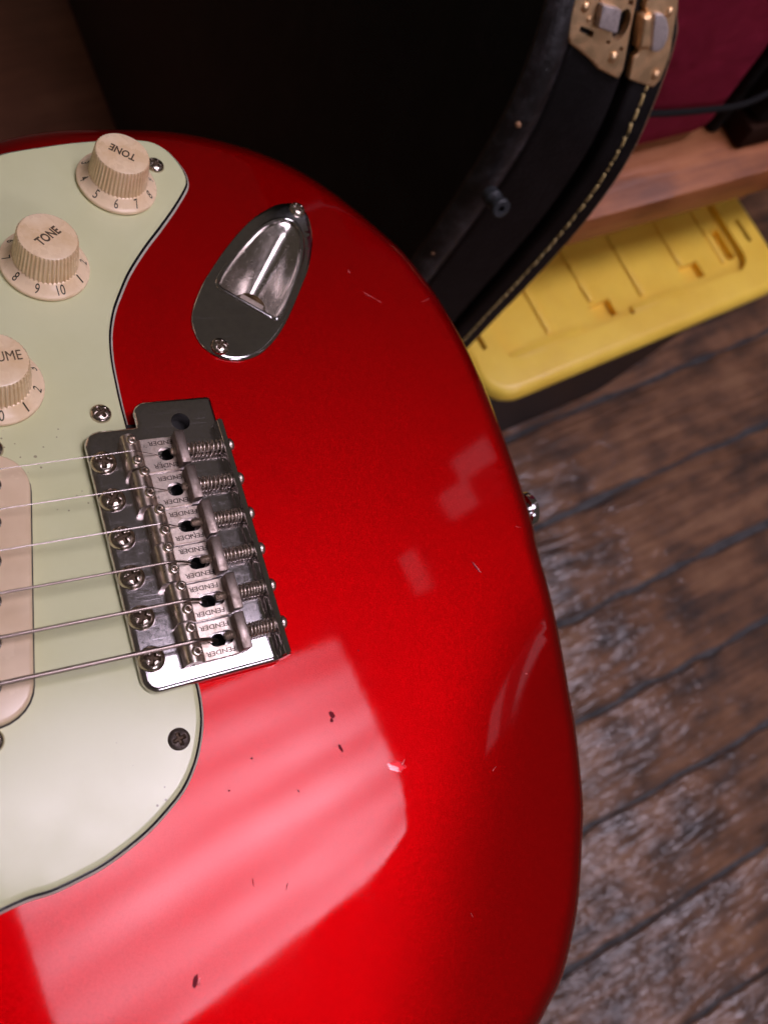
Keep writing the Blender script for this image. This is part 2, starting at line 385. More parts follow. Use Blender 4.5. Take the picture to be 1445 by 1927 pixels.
# ------------------------------------------------------------------ ceiling troffers: one mirrored in the body, one added for fill
def lamp_mat():
    m = bpy.data.materials.new('lit_diffuser'); m.use_nodes = True; nt = m.node_tree; nt.nodes.clear()
    out = nt.nodes.new("ShaderNodeOutputMaterial"); em = nt.nodes.new("ShaderNodeEmission"); L(m, em.outputs[0], out.inputs[0])
    t = N(m, "ShaderNodeTexCoord"); sp = N(m, "ShaderNodeSeparateXYZ"); L(m, t.outputs["Object"], sp.inputs[0])
    # four tubes glow through the diffuser
    a = N(m, "ShaderNodeMath", operation='MULTIPLY'); L(m, sp.outputs["Y"], a.inputs[0]); a.inputs[1].default_value = 2 * math.pi / 0.140
    ph = N(m, "ShaderNodeMath", operation='ADD'); L(m, a.outputs[0], ph.inputs[0]); ph.inputs[1].default_value = math.pi
    c = N(m, "ShaderNodeMath", operation='COSINE'); L(m, ph.outputs[0], c.inputs[0])
    k = N(m, "ShaderNodeMath", operation='MULTIPLY_ADD'); L(m, c.outputs[0], k.inputs[0]); k.inputs[1].default_value = LAMP * 0.22; k.inputs[2].default_value = LAMP
    ab = N(m, "ShaderNodeMath", operation='ABSOLUTE'); L(m, sp.outputs["X"], ab.inputs[0])
    e1 = N(m, "ShaderNodeMapRange", interpolation_type='SMOOTHSTEP'); L(m, ab.outputs[0], e1.inputs["Value"]); e1.inputs["From Min"].default_value = 0.25; e1.inputs["From Max"].default_value = 0.62; e1.inputs["To Min"].default_value = 1.0; e1.inputs["To Max"].default_value = 0.66
    e2 = N(m, "ShaderNodeMapRange", interpolation_type='SMOOTHSTEP'); L(m, sp.outputs["Y"], e2.inputs["Value"]); e2.inputs["From Min"].default_value = 0.02; e2.inputs["From Max"].default_value = 0.34; e2.inputs["To Min"].default_value = 1.0; e2.inputs["To Max"].default_value = 0.45
    p1 = N(m, "ShaderNodeMath", operation='MULTIPLY'); L(m, e1.outputs[0], p1.inputs[0]); L(m, e2.outputs[0], p1.inputs[1])
    p2 = N(m, "ShaderNodeMath", operation='MULTIPLY'); L(m, k.outputs[0], p2.inputs[0]); L(m, p1.outputs[0], p2.inputs[1])
    nv = coords(m, (0.5, 3.2, 1)); nf_ = noise(m, nv, 2.3, 2, 0.5)
    p3 = N(m, "ShaderNodeMapRange"); L(m, nf_, p3.inputs["Value"]); p3.inputs["From Min"].default_value = 0.3; p3.inputs["From Max"].default_value = 0.7; p3.inputs["To Min"].default_value = 0.72; p3.inputs["To Max"].default_value = 1.25
    p4 = N(m, "ShaderNodeMath", operation='MULTIPLY'); L(m, p2.outputs[0], p4.inputs[0]); L(m, p3.outputs[0], p4.inputs[1])
    L(m, p4.outputs[0], em.inputs["Strength"]); em.inputs["Color"].default_value = (1.0, 0.855, 1.05, 1)
    return m
LAMP = 12.5
M['lamp'] = lamp_mat(); M['housing'] = newmat('white_enamel', (0.6, 0.58, 0.54), 0.4)
def troffer(x, y, label):
    t = thing('ceiling_light', label, 'ceiling light', Matrix.Translation((x, y, 2.48)), 'fluorescent ceiling lights above the guitar')
    bm = bmesh.new(); box(bm, -0.60, 0.60, -0.355, 0.355, 0.012, 0.10); build('housing', bm, M['housing'], t, 1, False)
    bm = bmesh.new(); box(bm, -0.585, 0.585, -0.34, 0.34, 0.0, 0.010); build('diffuser', bm, M['lamp'], t, 1, False)
troffer(1.085, -0.160, 'four tube fluorescent ceiling light reflected in the lower red body')
troffer(0.95, -2.45, 'added four tube fill light out of view over the bare floor boards')  # second fixture added out of view to brighten knob sides, case rim and floor
M['pane'] = newmat('added_glow_pane', (0.4, 0.4, 0.4), 0.5); P(M['pane']).inputs["Emission Color"].default_value = (1, .80, .92, 1); P(M['pane']).inputs["Emission Strength"].default_value = 0.95  # glowing panes, added only to make small reflections on the body
def added_glow_panel(loc, label, panes, yaw=0.0):
    t = thing('added_glow_panel', label, 'added glow panel', Matrix.Translation(loc) @ Matrix.Rotation(yaw, 4, 'Z'), 'added dim glow panels beyond the shelf')
    for y0, y1, z0, z1 in panes:
        bm = bmesh.new(); box(bm, 0.0, 0.02, y0, y1, z0, z1, 0.008, 2); build('pane', bm, M['pane'], t, 1, False)
    ys = [q for p in panes for q in p[:2]]; zs = [q for p in panes for q in p[2:]]
    bm = bmesh.new(); box(bm, 0.021, 0.05, min(ys) - .03, max(ys) + .03, min(zs) - .03, max(zs) + .03); build('back_plate', bm, M['housing'], t, 1, False)
added_glow_panel((2.62, 0.58, 2.40), 'dim two pane glow panel added to be mirrored near the right edge of the body', ((-0.10, 0.02, -0.02, 0.14), (0.02, 0.12, -0.20, 0.0)))
added_glow_panel((2.20, 0.30, 2.50), 'small dim glow panel added to be mirrored right of the bridge', ((-0.07, 0.09, -0.035, 0.045),))
added_glow_panel((3.25, -1.05, 1.95), 'tall narrow glow panel added to be mirrored low on the right edge', ((-0.10, 0.08, 0.12, 0.36), (-0.10, 0.08, -0.34, -0.16)), -0.2)

# the phone that takes the picture: its outline cuts the lamp's reflection in the lower left corner
ph = thing('phone', 'dark phone held over the guitar, mirrored as the notch in the lamp reflection', 'phone', Matrix.Translation(CAM) @ R_CAM.to_4x4() @ Matrix.Rotation(math.radians(17), 4, 'Z'))
bm = bmesh.new(); plate(bm, roundpoly([(-68, -138), (9, -138), (9, 9), (-68, 9)], 9, 6), [(0, 3.0), (0, 10), (1, 11)], (), None, None, None, True); build('case', bm, newmat('phone_case', (0.02, 0.02, 0.022), 0.5), ph, MM, True, 40)

# ------------------------------------------------------------------ floor
fl = bpy.data.objects.new('floor', None); C.objects.link(fl); fl['kind'] = 'structure'
seams = [204, 81, -47, -161, -274, -394, -508]
edges = [204 + 118.5 * k for k in range(11, 0, -1)] + seams + [-508 - 118.5 * k for k in range(1, 7)]
for a, b in zip(edges, edges[1:]):
    bm = bmesh.new(); gp = random.uniform(2.4, 5.0)
    y0, y1 = b + gp, a - gp
    n = 160; pts = [(-1400 + 4000 * k / n, y1 + random.uniform(-3, 3)) for k in range(n + 1)] + [(-1400 + 4000 * k / n, y0 + random.uniform(-3, 3)) for k in range(n, -1, -1)]
    plate(bm, pts, [(0, -12), (0, -2.5), (1.2, -0.7), (3, 0)])
    build('plank', bm, M['floor'], fl, MM, True, 40)
bm = bmesh.new(); box(bm, -1.4, 2.6, -1.35, 1.6, -0.03, -0.0042); build('seam_filler', bm, M['gap'], fl, 1, False)

# ------------------------------------------------------------------ guitar
RG = Matrix(((-0.12778197, 0.94643179, 0.29654450), (-0.99073446, -0.13567599, 0.00610390), (0.04601089, -0.29301688, 0.95499953)))
TG = Vector((-0.012945668, 0.055836607, 0.95 - 0.220421481))
guitar = thing('electric_guitar', 'glossy candy red electric guitar with mint scratchplate and chrome bridge', 'electric guitar', Matrix.Translation(TG) @ RG.to_4x4())
# local axes in mm: x across the strings (thin to thick), y towards the butt, z out of the top
sil = [(-149.8, -5.0), (-154.1, 6.8), (-156.9, 19.0), (-158.9, 38.1), (-159.8, 51.5), (-158.7, 65.1), (-155.8, 78.8), (-152.3, 88.6), (-146.2, 100.2), (-137.1, 111.2), (-125.6, 121.6), (-114.9, 129.9), (-107.3, 134.9), (-97.3, 138.9), (-86.9, 142.5), (-74.7, 145.2), (-62.7, 147.0), (-49.2, 148.0), (-34.3, 148.2), (-20.6, 147.9), (-4.1, 147.0), (11.7, 145.4), (23.2, 143.0), (46.2, 139.5), (61.3, 136.0), (75.1, 132.3), (82.1, 130.6), (102.4, 123.5), (112.7, 118.3), (130.0, 107.6), (143.6, 95.7), (150.0, 86.3), (153.4, 80.0),
       (161, 58), (163, 40), (159, 10), (148, -25), (134, -60), (125, -95), (127, -130), (138, -170), (150, -205), (156, -235), (152, -262), (138, -276), (120, -268), (100, -240), (75, -215), (45, -203), (20, -200), (-20, -192), (-50, -182), (-75, -190), (-100, -208), (-120, -220), (-138, -218), (-146, -200), (-142, -170), (-128, -135), (-118, -105), (-118, -80), (-126, -50), (-140, -24)]
_cl0, _cl1 = Vector((30, 104)), Vector((136, 24))     # where the forearm contour begins
_cd = (_cl1 - _cl0).normalized(); _cn = Vector((-_cd.y, _cd.x))
if _cn.dot(Vector((150, 85)) - _cl0) < 0: _cn = -_cn
def contour(x, y):
    s = (Vector((x, y)) - _cl0).dot(_cn) + 6
    if s <= 0: return 0.0
    fade = max(0.0, min(1.0, (x - 5) / 70.0)); fade = fade * fade * (3 - 2 * fade)
    sl, w_ = 0.25, 46.0
    t = min(s, w_); z = sl * (t ** 3 / w_ ** 2 - t ** 4 / (2 * w_ ** 3))
    if s > w_: z += sl * (s - w_)
    return -z * fade
camg = Vector((63.8, -44.8, 214.0)); RR = 11.5
prof = [(0, -44), (0, -22), (0, -RR)] + [(RR - RR * math.cos(a * math.pi / 18), -RR + RR * math.sin(a * math.pi / 18)) for a in range(1, 10)]
sv = [Vector(q) for q in sil]; pts = list(sv)
nr = [n.normalized() for n in (normals2d(sv) if signed_area(sv) > 0 else [-n for n in normals2d(sv)])]
def on_plane(p):      # where the sight line through p meets z = -4, the height the outline was read at
    t = (camg.z + 4) / (camg.z - p.z); return camg.xy + (p.xy - camg.xy) * t
for _ in range(5):
    for k in range(len(sv)):
        m_ = -1e9
        for d, z in prof + [(14, 0), (18, 0), (24, 0), (32, 0)]:
            q = pts[k] - nr[k] * d; m_ = max(m_, (on_plane(Vector((q.x, q.y, z + contour(q.x, q.y)))) - sv[k]).dot(nr[k]))
        pts[k] = pts[k] - nr[k] * m_ * 0.9
outline = resample(catmull(pts, 8), 2.2)
# jack cup in the top
ca = Vector((-0.783, 0.623)); cb_ = Vector((0.623, 0.783)); cO = Vector((-82.3, 59.4))
CW = [(0, 9.8), (0.5, 10.7), (1.5, 11.3), (3, 11.6), (6, 11.7), (12, 11.4), (18, 10.9), (24, 10.1), (30, 9.0), (35, 7.6), (39, 5.9), (42, 3.8), (43.6, 2.0), (44.3, 0.0)]
def cupw(s):
    for (s0, w0), (s1, w1) in zip(CW, CW[1:]):
        if s0 <= s <= s1: return w0 + (w1 - w0) * (s - s0) / (s1 - s0)
    return 0
cup_pts = [cO + ca * s + cb_ * w_ for s, w_ in CW[:-1]] + [cO + ca * 44.3] + [cO + ca * s - cb_ * w_ for s, w_ in CW[-2::-1]]
def cupoff(d):
    p = ccw(resample(cup_pts, 1.2)); return [q + n * d for q, n in zip(p, normals2d(p))]
bm = bmesh.new()
cav = roundpoly([(-42, 4), (34, 4), (34, 31), (-42, 31)], 4)
plate(bm, outline, prof, [cupoff(1.5), cav], -34, 5.0, contour, False)
build('body', bm, M['red'], guitar, MM, True, 60)
bm = bmesh.new(); o2 = ccw(outline); bm.faces.new([bm.verts.new((q.x, q.y, -43.6)) for q in o2][::-1])
box(bm, -44, 36, 2, 33, -34, -33); build('back', bm, M['red'], guitar, MM, False)
# chips and scratches in the finish
M['chip'] = newmat('dark_chip', (0.20, 0.006, 0.016), 0.6, 0.0, spec=0.15); M['chip2'] = newmat('pale_scuff', (0.65, 0.10, 0.10), 0.35, 0.2)
M['chip3'] = newmat('dented_lacquer', (0.45, 0.006, 0.012), 0.25, 0.7, 1.0)
def chip(x, y, l, w_, rot, mat, h=0.10):
    bm = bmesh.new(); n = 14
    ring = [bm.verts.new((l * math.cos(a) * (1 + random.uniform(-.15, .15)), w_ * math.sin(a) * (1 + random.uniform(-.2, .2)), 0.0)) for a in [2 * math.pi * k / n for k in range(n)]]
    ring2 = [bm.verts.new((v.co.x * .55, v.co.y * .55, h)) for v in ring]
    for i in range(n): bm.faces.new((ring[i], ring[(i + 1) % n], ring2[(i + 1) % n], ring2[i]))
    bm.faces.new(ring2)
    m3 = Matrix.Rotation(rot, 3, 'Z'); z = contour(x, y) + 0.02
    for v in bm.verts: v.co = m3 @ v.co + Vector((x, y, z))
    build('paint_chip', bm, mat, guitar)
for a in [(55.6, 45.8, 1.1, 0.8, .4, 'chip'), (57.0, 45.2, .6, .5, 0, 'chip'), (65.1, 45.4, 1.3, 0.45, .2, 'chip'), (75, 60.2, 3.0, 1.5, 1.2, 'chip3'), (74.6, 62.8, 1.1, .25, 2.3, 'chip2'), (76.5, 60.6, .9, .2, 1.0, 'chip2'), (74.2, 57.6, .9, .35, .4, 'chip2'),
          (23.6, 111.5, 2.4, .35, .35, 'chip'), (23.9, 112.0, 2.2, .14, .35, 'chip2'), (104.6, -7.2, 1.4, .6, -.5, 'chip'), (105.0, -6.4, .8, .4, -.5, 'chip2'), (93.2, 20, .9, .12, -.6, 'chip'), (89.1, 11.9, 1.0, .12, -.1, 'chip'),
          (-84.3, 110, 4.5, .10, .9, 'chip2'), (-82.6, 133, 2.6, .12, 1.9, 'chip2'), (60, 20, .3, .3, 0, 'chip'), (66, 12, .25, .25, 0, 'chip'), (40, 60, .3, .25, 0, 'chip'), (72, 30, .4, .2, .3, 'chip'), (-96, 104, 1.0, .2, .3, 'chip2'), (86, 93, 1.2, .12, 2.0, 'chip2'), (120, 70, .8, .1, .2, 'chip2'), (13, 135, 1.4, .10, 1.2, 'chip2'), (62, 118, .7, .2, 1.2, 'chip2')]:
    chip(a[0], a[1], a[2], a[3], a[4], M[a[5]], 0.05)

# pickguard: mint / black / white
pg = [(-140.1, -6.8), (-144.5, 7.1), (-147.0, 16.7), (-148.5, 24.2), (-149.7, 31.8), (-150.3, 39.9), (-149.2, 44.7), (-146.0, 48.6), (-140.7, 51.5), (-135.7, 52.6), (-131.8, 52.2), (-128.5, 50.5), (-120.8, 44.9), (-112.0, 37.7), (-104.2, 31.0), (-95.0, 24.0), (-87.9, 19.7), (-80.9, 16.0), (-74.2, 13.5), (-68.6, 12.2), (-62.9, 11.4), (-56.4, 11.0), (-48.5, 10.7), (-41.9, 10.7), (-36, 10.7),
      (-30, 10.6), (-10, 10.4), (10, 10.4), (30, 10.7), (36, 11.2), (39.0, 11.3), (45.9, 10.4), (52.2, 8.2), (57.6, 5.2), (62.5, 1.0), (66.0, -3.9), (69.2, -9.5), (71.6, -15.5), (73.4, -21.5), (74.3, -27.6), (74.8, -33.4), (74.5, -39.6), (76, -50), (82, -75), (92, -110), (104, -155), (112, -195), (108, -220), (96, -222), (78, -200), (55, -178), (28, -165), (0, -162), (-30, -160), (-60, -163), (-90, -178), (-112, -190), (-124, -178), (-122, -150), (-112, -120), (-106, -95), (-110, -65), (-122, -38), (-133, -20)]
pgo = resample(catmull(pg, 5), 1.6)
pho = roundpoly([(-35.5, -1), (34.5, -1), (34.5, 30), (-35.5, 30)], 2)
bm = bmesh.new(); plate(bm, pgo, [(0, 0.05), (0, 0.25), (0.55, 0.80)]); plyw = build('bottom_ply', bm, M['white_ply'])
bm = bmesh.new(); plate(bm, pgo, [(0.55, 0.80), (1.25, 1.45)]); plyb = build('black_ply', bm, M['black_ply'])
bm = bmesh.new(); plate(bm, pgo, [(1.25, 1.45), (1.75, 2.06), (2.1, 2.24), (2.6, 2.3)])
pgd = build('pickguard', bm, M['mint'], guitar, MM, True, 50); plyw.parent = pgd; plyb.parent = pgd

# screws with a cross recess
def screw_bm(r, h, cross, depth=0.7, seg=28):
    bm = bmesh.new(); n = 8
    prof = [(r, 0), (r, 0.18 * h)] + [(r * math.cos(a * math.pi / 2 / n), 0.18 * h + 0.82 * h * math.sin(a * math.pi / 2 / n)) for a in range(1, n)]
    # the dome is a grid of rings; the four-armed recess is pushed down in it
    rings = []
    prof = [(r, 0), (r, .15 * h)] + [(r * (1 - k / 14), .15 * h + .85 * h * math.sqrt(max(0, 1 - (1 - k / 14) ** 2.4))) for k in range(1, 14)]
    for (rr, z) in prof:
        ring = []
        for k in range(seg * 2):
            a = 2 * math.pi * k / (seg * 2); x, y = rr * math.cos(a), rr * math.sin(a)
            arm = cross * 0.30; d = 0
            if rr < cross:
                m_ = min(abs(x), abs(y)); d = depth * max(0.0, min(1.0, (arm - m_) / (arm * .35))) * min(1, (cross - rr) / (cross * .45) + 0.25)
                d = max(d, depth * max(0, min(1, (cross * .48 - rr) / (cross * .15))))
            ring.append(bm.verts.new((x, y, z - d)))
        rings.append(ring)
    for a, b in zip(rings, rings[1:]):
        for i in range(seg * 2): bm.faces.new((a[i], a[(i + 1) % (seg * 2)], b[(i + 1) % (seg * 2)], b[i]))
    c = bm.verts.new((0, 0, h - depth * 1.15))
    for i in range(seg * 2): bm.faces.new((rings[-1][i], rings[-1][(i + 1) % (seg * 2)], c))
    for f in bm.faces:
        cc = f.calc_center_median()
        if math.hypot(cc.x, cc.y) < cross * .98 and min(abs(cc.x), abs(cc.y)) < cross * .27: f.material_index = 1
    return bm
def put_screw(name, parent, x, y, z, rot, src=[None, None], small=True, mat='screw'):
    bm = screw_bm(*( (3.05, 1.7, 1.75, .75) if small else (3.55, 2.1, 2.2, .95)))
    o = build(name, bm, [M[mat], M['recess']], parent, MM, True, 50)
    o.location = (x * MM, y * MM, z * MM); o.rotation_euler = (0, 0, rot); return o
put_screw('pickguard_screw', pgd, -137.7, 41.4, 2.2, .7); put_screw('pickguard_screw', pgd, -45.2, 3.3, 2.2, .5)
put_screw('pickguard_screw', pgd, 49.7, 2.3, 1.6, .2, mat='screw_old')['label'] = 'dark oxidised pickguard screw'
for q in [(-100, -170), (100, -205), (-118, -45)]: put_screw('pickguard_screw', pgd, q[0], q[1], 2.2, random.random())

# pickups
def pickup(yc, slope, name):
    Lh, Wh = 35.2, 9.3
    rot = math.atan(slope); m3 = Matrix.Rotation(rot, 3, 'Z')
    def stadium(l, w_, n=14): return [Vector((l - w_ + w_ * math.cos(a), w_ * math.sin(a))) for a in [-math.pi / 2 + math.pi * k / n for k in range(n + 1)]] + [Vector((-l + w_ + w_ * math.cos(a), w_ * math.sin(a))) for a in [math.pi / 2 + math.pi * k / n for k in range(n + 1)]]
    bm = bmesh.new(); plate(bm, resample(stadium(Lh, Wh), 1.0), rnd(2.0, 6.2, 1.1))
    bm2 = bmesh.new(); plate(bm2, stadium(Lh + .45, Wh + .45), [(0, 2.31), (0, 2.34)])
    o = build(name, bm, M['cream2'], guitar, MM, True, 50)
    gp = build('opening', bm2, M['dark'], o, MM, False)
    for k in range(6):
        bm = bmesh.new(); lathe(bm, [(2.4, 5.5), (2.4, 6.35), (2.15, 6.55), (0.01, 6.6)], 20)
        q = build('pole_piece', bm, M['screw'], o, MM, True, 40); q.location = ((-26 + 10.4 * k) * MM, 0, 0)
    for s in (-1, 1):
        q = put_screw('pickup_screw', o, s * 38.2, 0, 2.25, .3)
    for ob in (o,): ob.location = (0, yc * MM, 0); ob.rotation_euler = (0, 0, rot)
    return o
pickup(-33.2, -0.173, 'pickup_cover'); pickup(-84, 0, 'pickup_cover'); pickup(-135, 0, 'pickup_cover')

# control knobs
def skirt_z(r):     # concave skirt
    t = max(0, min(1, (12.6 - r) / 3.3)); return 3.9 + 2.6 * t ** 1.35
def knob(name, x, y, word, xd, off, width, ang3):
    bm = bmesh.new()
    lathe(bm, [(12.2, 2.5), (12.75, 2.9), (12.75, 3.6), (12.6, 3.9)] + [(r, skirt_z(r)) for r in (12.2, 11.7, 11.2, 10.7, 10.2, 9.7, 9.2, 8.6)], 72, cap=False)
    k = build(name, bm, M['cream'], guitar, MM, True, 45); k.location = (x * MM, y * MM, 0)
    bm = bmesh.new(); nf = 46
    fl = lambda i, r, z: (0.20 if i % 4 in (0, 1) else -0.20) if 5.9 < z < 15.75 else 0
    lathe(bm, [(9.25, 5.6), (9.2, 6.0), (8.85, 9.5), (8.5, 13), (8.27, 15.3), (8.22, 15.7), (8.05, 16.05), (7.6, 16.2), (4, 16.3), (0.01, 16.32)], nf * 4, flute=fl)
    build('grip', bm, M['cream'], k, MM, True, 35)
    bm = bmesh.new(); text_bm(bm, word, width, 3.0, xd, off, lambda a, b: 16.36, 0.030 if len(word) < 5 else 0.0)
    build('lettering', bm, M['ink2'], k, MM, False)
    bm = bmesh.new()
    for n in range(1, 11):
        th = math.radians(ang3 + 35.6 * (n - 3)); r0 = 10.75
        text_bm(bm, str(n), 2.4 if n == 10 else (0.45 if n == 1 else 1.25), 2.3, (-math.sin(th), math.cos(th)), (r0 * math.cos(th), r0 * math.sin(th)), lambda a, b: skirt_z(math.hypot(a, b)) + 0.06, 0.004)
    build('numerals', bm, M['ink'], k, MM, False)
    return k
knob('tone_knob', -128.7, 26.5, 'TONE', (-0.52, -0.85), (-.2, 0), 8.2, -122)
knob('tone_knob', -96.2, -2.0, 'TONE', (-0.62, 0.78), (0, 0), 8.2, -236.5)
knob('volume_knob', -56.6, -22.6, 'VOLUME', (-0.07, 0.997), (-.6, .3), 12.6, 107)

# jack plate
jp = [(-126.1, 91.0), (-125.3, 84.4), (-122.7, 78.8), (-118.1, 71.8), (-111.6, 64.5), (-104.5, 57.6), (-97.7, 51.7), (-91.2, 46.4), (-84.8, 42.2), (-80.1, 39.8), (-76.2, 38.6), (-71.9, 38.5), (-67.3, 39.7), (-64.0, 42.3), (-61.7, 45.8), (-60.8, 50.1), (-61.3, 54.6), (-63.3, 59.5), (-67.8, 65.4), (-73.7, 71.0), (-81.5, 76.9), (-89.9, 82.8), (-95.6, 86.7), (-101.4, 89.8), (-107.8, 92.6), (-113.4, 94.1), (-119.0, 94.8), (-122.7, 94.3), (-125.2, 93.0)]
def jdome(x, y):   # the plate is very slightly crowned
    d = Vector((x, y)) - Vector((-94, 66)); return -0.00045 * (d.dot(cb_) ** 2) - 0.00022 * (d.dot(ca) ** 2)
bm = bmesh.new(); plate(bm, resample(catmull(jp, 5), 1.0), [(0, 0.05), (0, 0.5), (0.15, 0.95), (0.5, 1.3), (1.2, 1.5)], [cupoff(0.5)], 0.9, 2.5, jdome)
jack = build('jack_plate', bm, M['chrome'], guitar, MM, True, 50)
bm = bmesh.new(); ns, nb = 40, 40; rows = []
for i in range(ns + 1):
    s = 44.3 * i / ns; w_ = cupw(s) + 0.45; d0 = 13.5 * (1 - s / 46.5) ** 0.85 * min(1, (45 - s) / 5)
    row = []
    for j in range(nb + 1):
        b_ = -1 + 2 * j / nb; q = cO + ca * s + cb_ * (b_ * w_)
        ab = abs(b_)
        z = -d0 * (0.56 * (1 - ab ** 3.0) + 0.44 * math.exp(-(ab / 0.46) ** 2.2))
        edge = max(0, (ab - .90) / .10); z = z * (1 - edge ** 1.5) + 1.25 * edge ** 1.5
        row.append(bm.verts.new((q.x, q.y, z + jdome(q.x, q.y) * edge)))
    rows.append(row)
for a, b in zip(rows, rows[1:]):
    for j in range(nb): bm.faces.new((a[j], b[j], b[j + 1], a[j + 1]))
M['cup'] = mat_metal('worn_cup_chrome', (0.74, 0.69, 0.64), (0.64, 0.58, 0.53), 0.17, 300, 0.3, 0.6, 0.15, 1.6, 0.05)
cupo = build('jack_cup', bm, M['cup'], jack, MM, True)
bm = bmesh.new()
p = [cO + cb_ * 10.6 - ca * .3, cO - cb_ * 10.6 - ca * .3]
vs = [bm.verts.new((p[0].x, p[0].y, 1.3)), bm.verts.new((p[1].x, p[1].y, 1.3)), bm.verts.new((p[1].x, p[1].y, -14)), bm.verts.new((p[0].x, p[0].y, -14))]
bm.faces.new(vs); build('end_wall', bm, M['chrome'], jack, MM, False)
bm = bmesh.new(); rp = cupoff(0.35); tube(bm, [(q.x, q.y, 1.28 + jdome(q.x, q.y) - .15) for q in rp + rp[:1]], 0.85, 10); build('cup_rim', bm, M['chrome'], jack, MM, True)
ax = Vector((ca.x, ca.y, 0.10)).normalized(); A3 = axis_to(ax); jc = Vector((cO.x, cO.y, -5.6)) + Vector((cb_.x, cb_.y, 0)) * 1.2
bm = bmesh.new(); lathe(bm, [(8.2, 0.2), (8.4, 0.6), (8.4, 2.6), (7.9, 3.0), (5.3, 3.05)], 6, jc, A3); build('hex_nut', bm, M['nickel'], jack, MM, False)
bm = bmesh.new(); lathe(bm, [(4.9 if k % 2 else 4.45, 2.5 + 0.42 * k) for k in range(11)] + [(3.6, 6.9), (3.4, 1)], 32, jc, A3, False); build('jack_socket', bm, M['brass'], jack, MM, True, 30)
put_screw('jack_plate_screw', jack, -122.3, 90.6, 1.1, .2); put_screw('jack_plate_screw', jack, -66.0, 45.2, 1.25, .9)

# bridge plate with rear flange
bo = roundpoly([(-38.4, -3.8), (37.2, -3.8), (37.2, 35.6), (-46.3, 35.6), (-46.3, 11.6), (-38.4, 11.6)], [4.6, 4.6, 2.2, 1.2, 4.2, 0.6], 8)
bo = resample(bo, 0.8)
us = [-28.2 + 11.16 * k for k in range(6)]
bm = bmesh.new()
plate(bm, bo, [(0.35, 2.75), (0, 3.2), (0, 3.5)] + [(1.7 - 1.7 * math.cos(a * math.pi / 10), 3.5 + 1.5 * math.sin(a * math.pi / 10)) for a in range(1, 6)], [circle((-38.4, 24.3), 2.75, 24)] + [circle((u + .2, 18.2), 2.1, 20) for u in us], 1.2, None, lambda x, y: 0.4 - 0.020 * x)
bridge = build('bridge_plate', bm, M['chrome_dull'], guitar, MM, True, 50)
bm = bmesh.new()   # bent-up flange, rounded along the top and at its ends
fp = [(32.2, 4.95), (33.0, 5.25), (33.55, 6.0), (33.7, 7.0), (33.7, 9.7), (34.0, 10.3), (34.6, 10.6), (35.3, 10.4), (35.75, 9.7), (35.8, 9.0), (35.8, 3.2), (34, 3.2)]
extrude_x(bm, fp, -36.2, 37.0)
bmesh.ops.bevel(bm, geom=[e for e in bm.edges if abs(e.verts[0].co.x - e.verts[1].co.x) < 1e-6 and max(v.co.z for v in e.verts) > 6], offset=0.5, segments=3, affect='EDGES')
build('rear_flange', bm, M['chrome'], bridge, MM, True, 40)
bm = bmesh.new(); box(bm, -41.4, 33.5, 4.8, 30.4, -33, 1.2); build('inertia_block', bm, M['dark'], bridge, MM, False)
for k in range(6): put_screw('mounting_screw', bridge, -28.175 + 11.27 * k, 0, 5.1 - 0.020 * (-28.175 + 11.27 * k), random.uniform(0, 1.5), small=False)
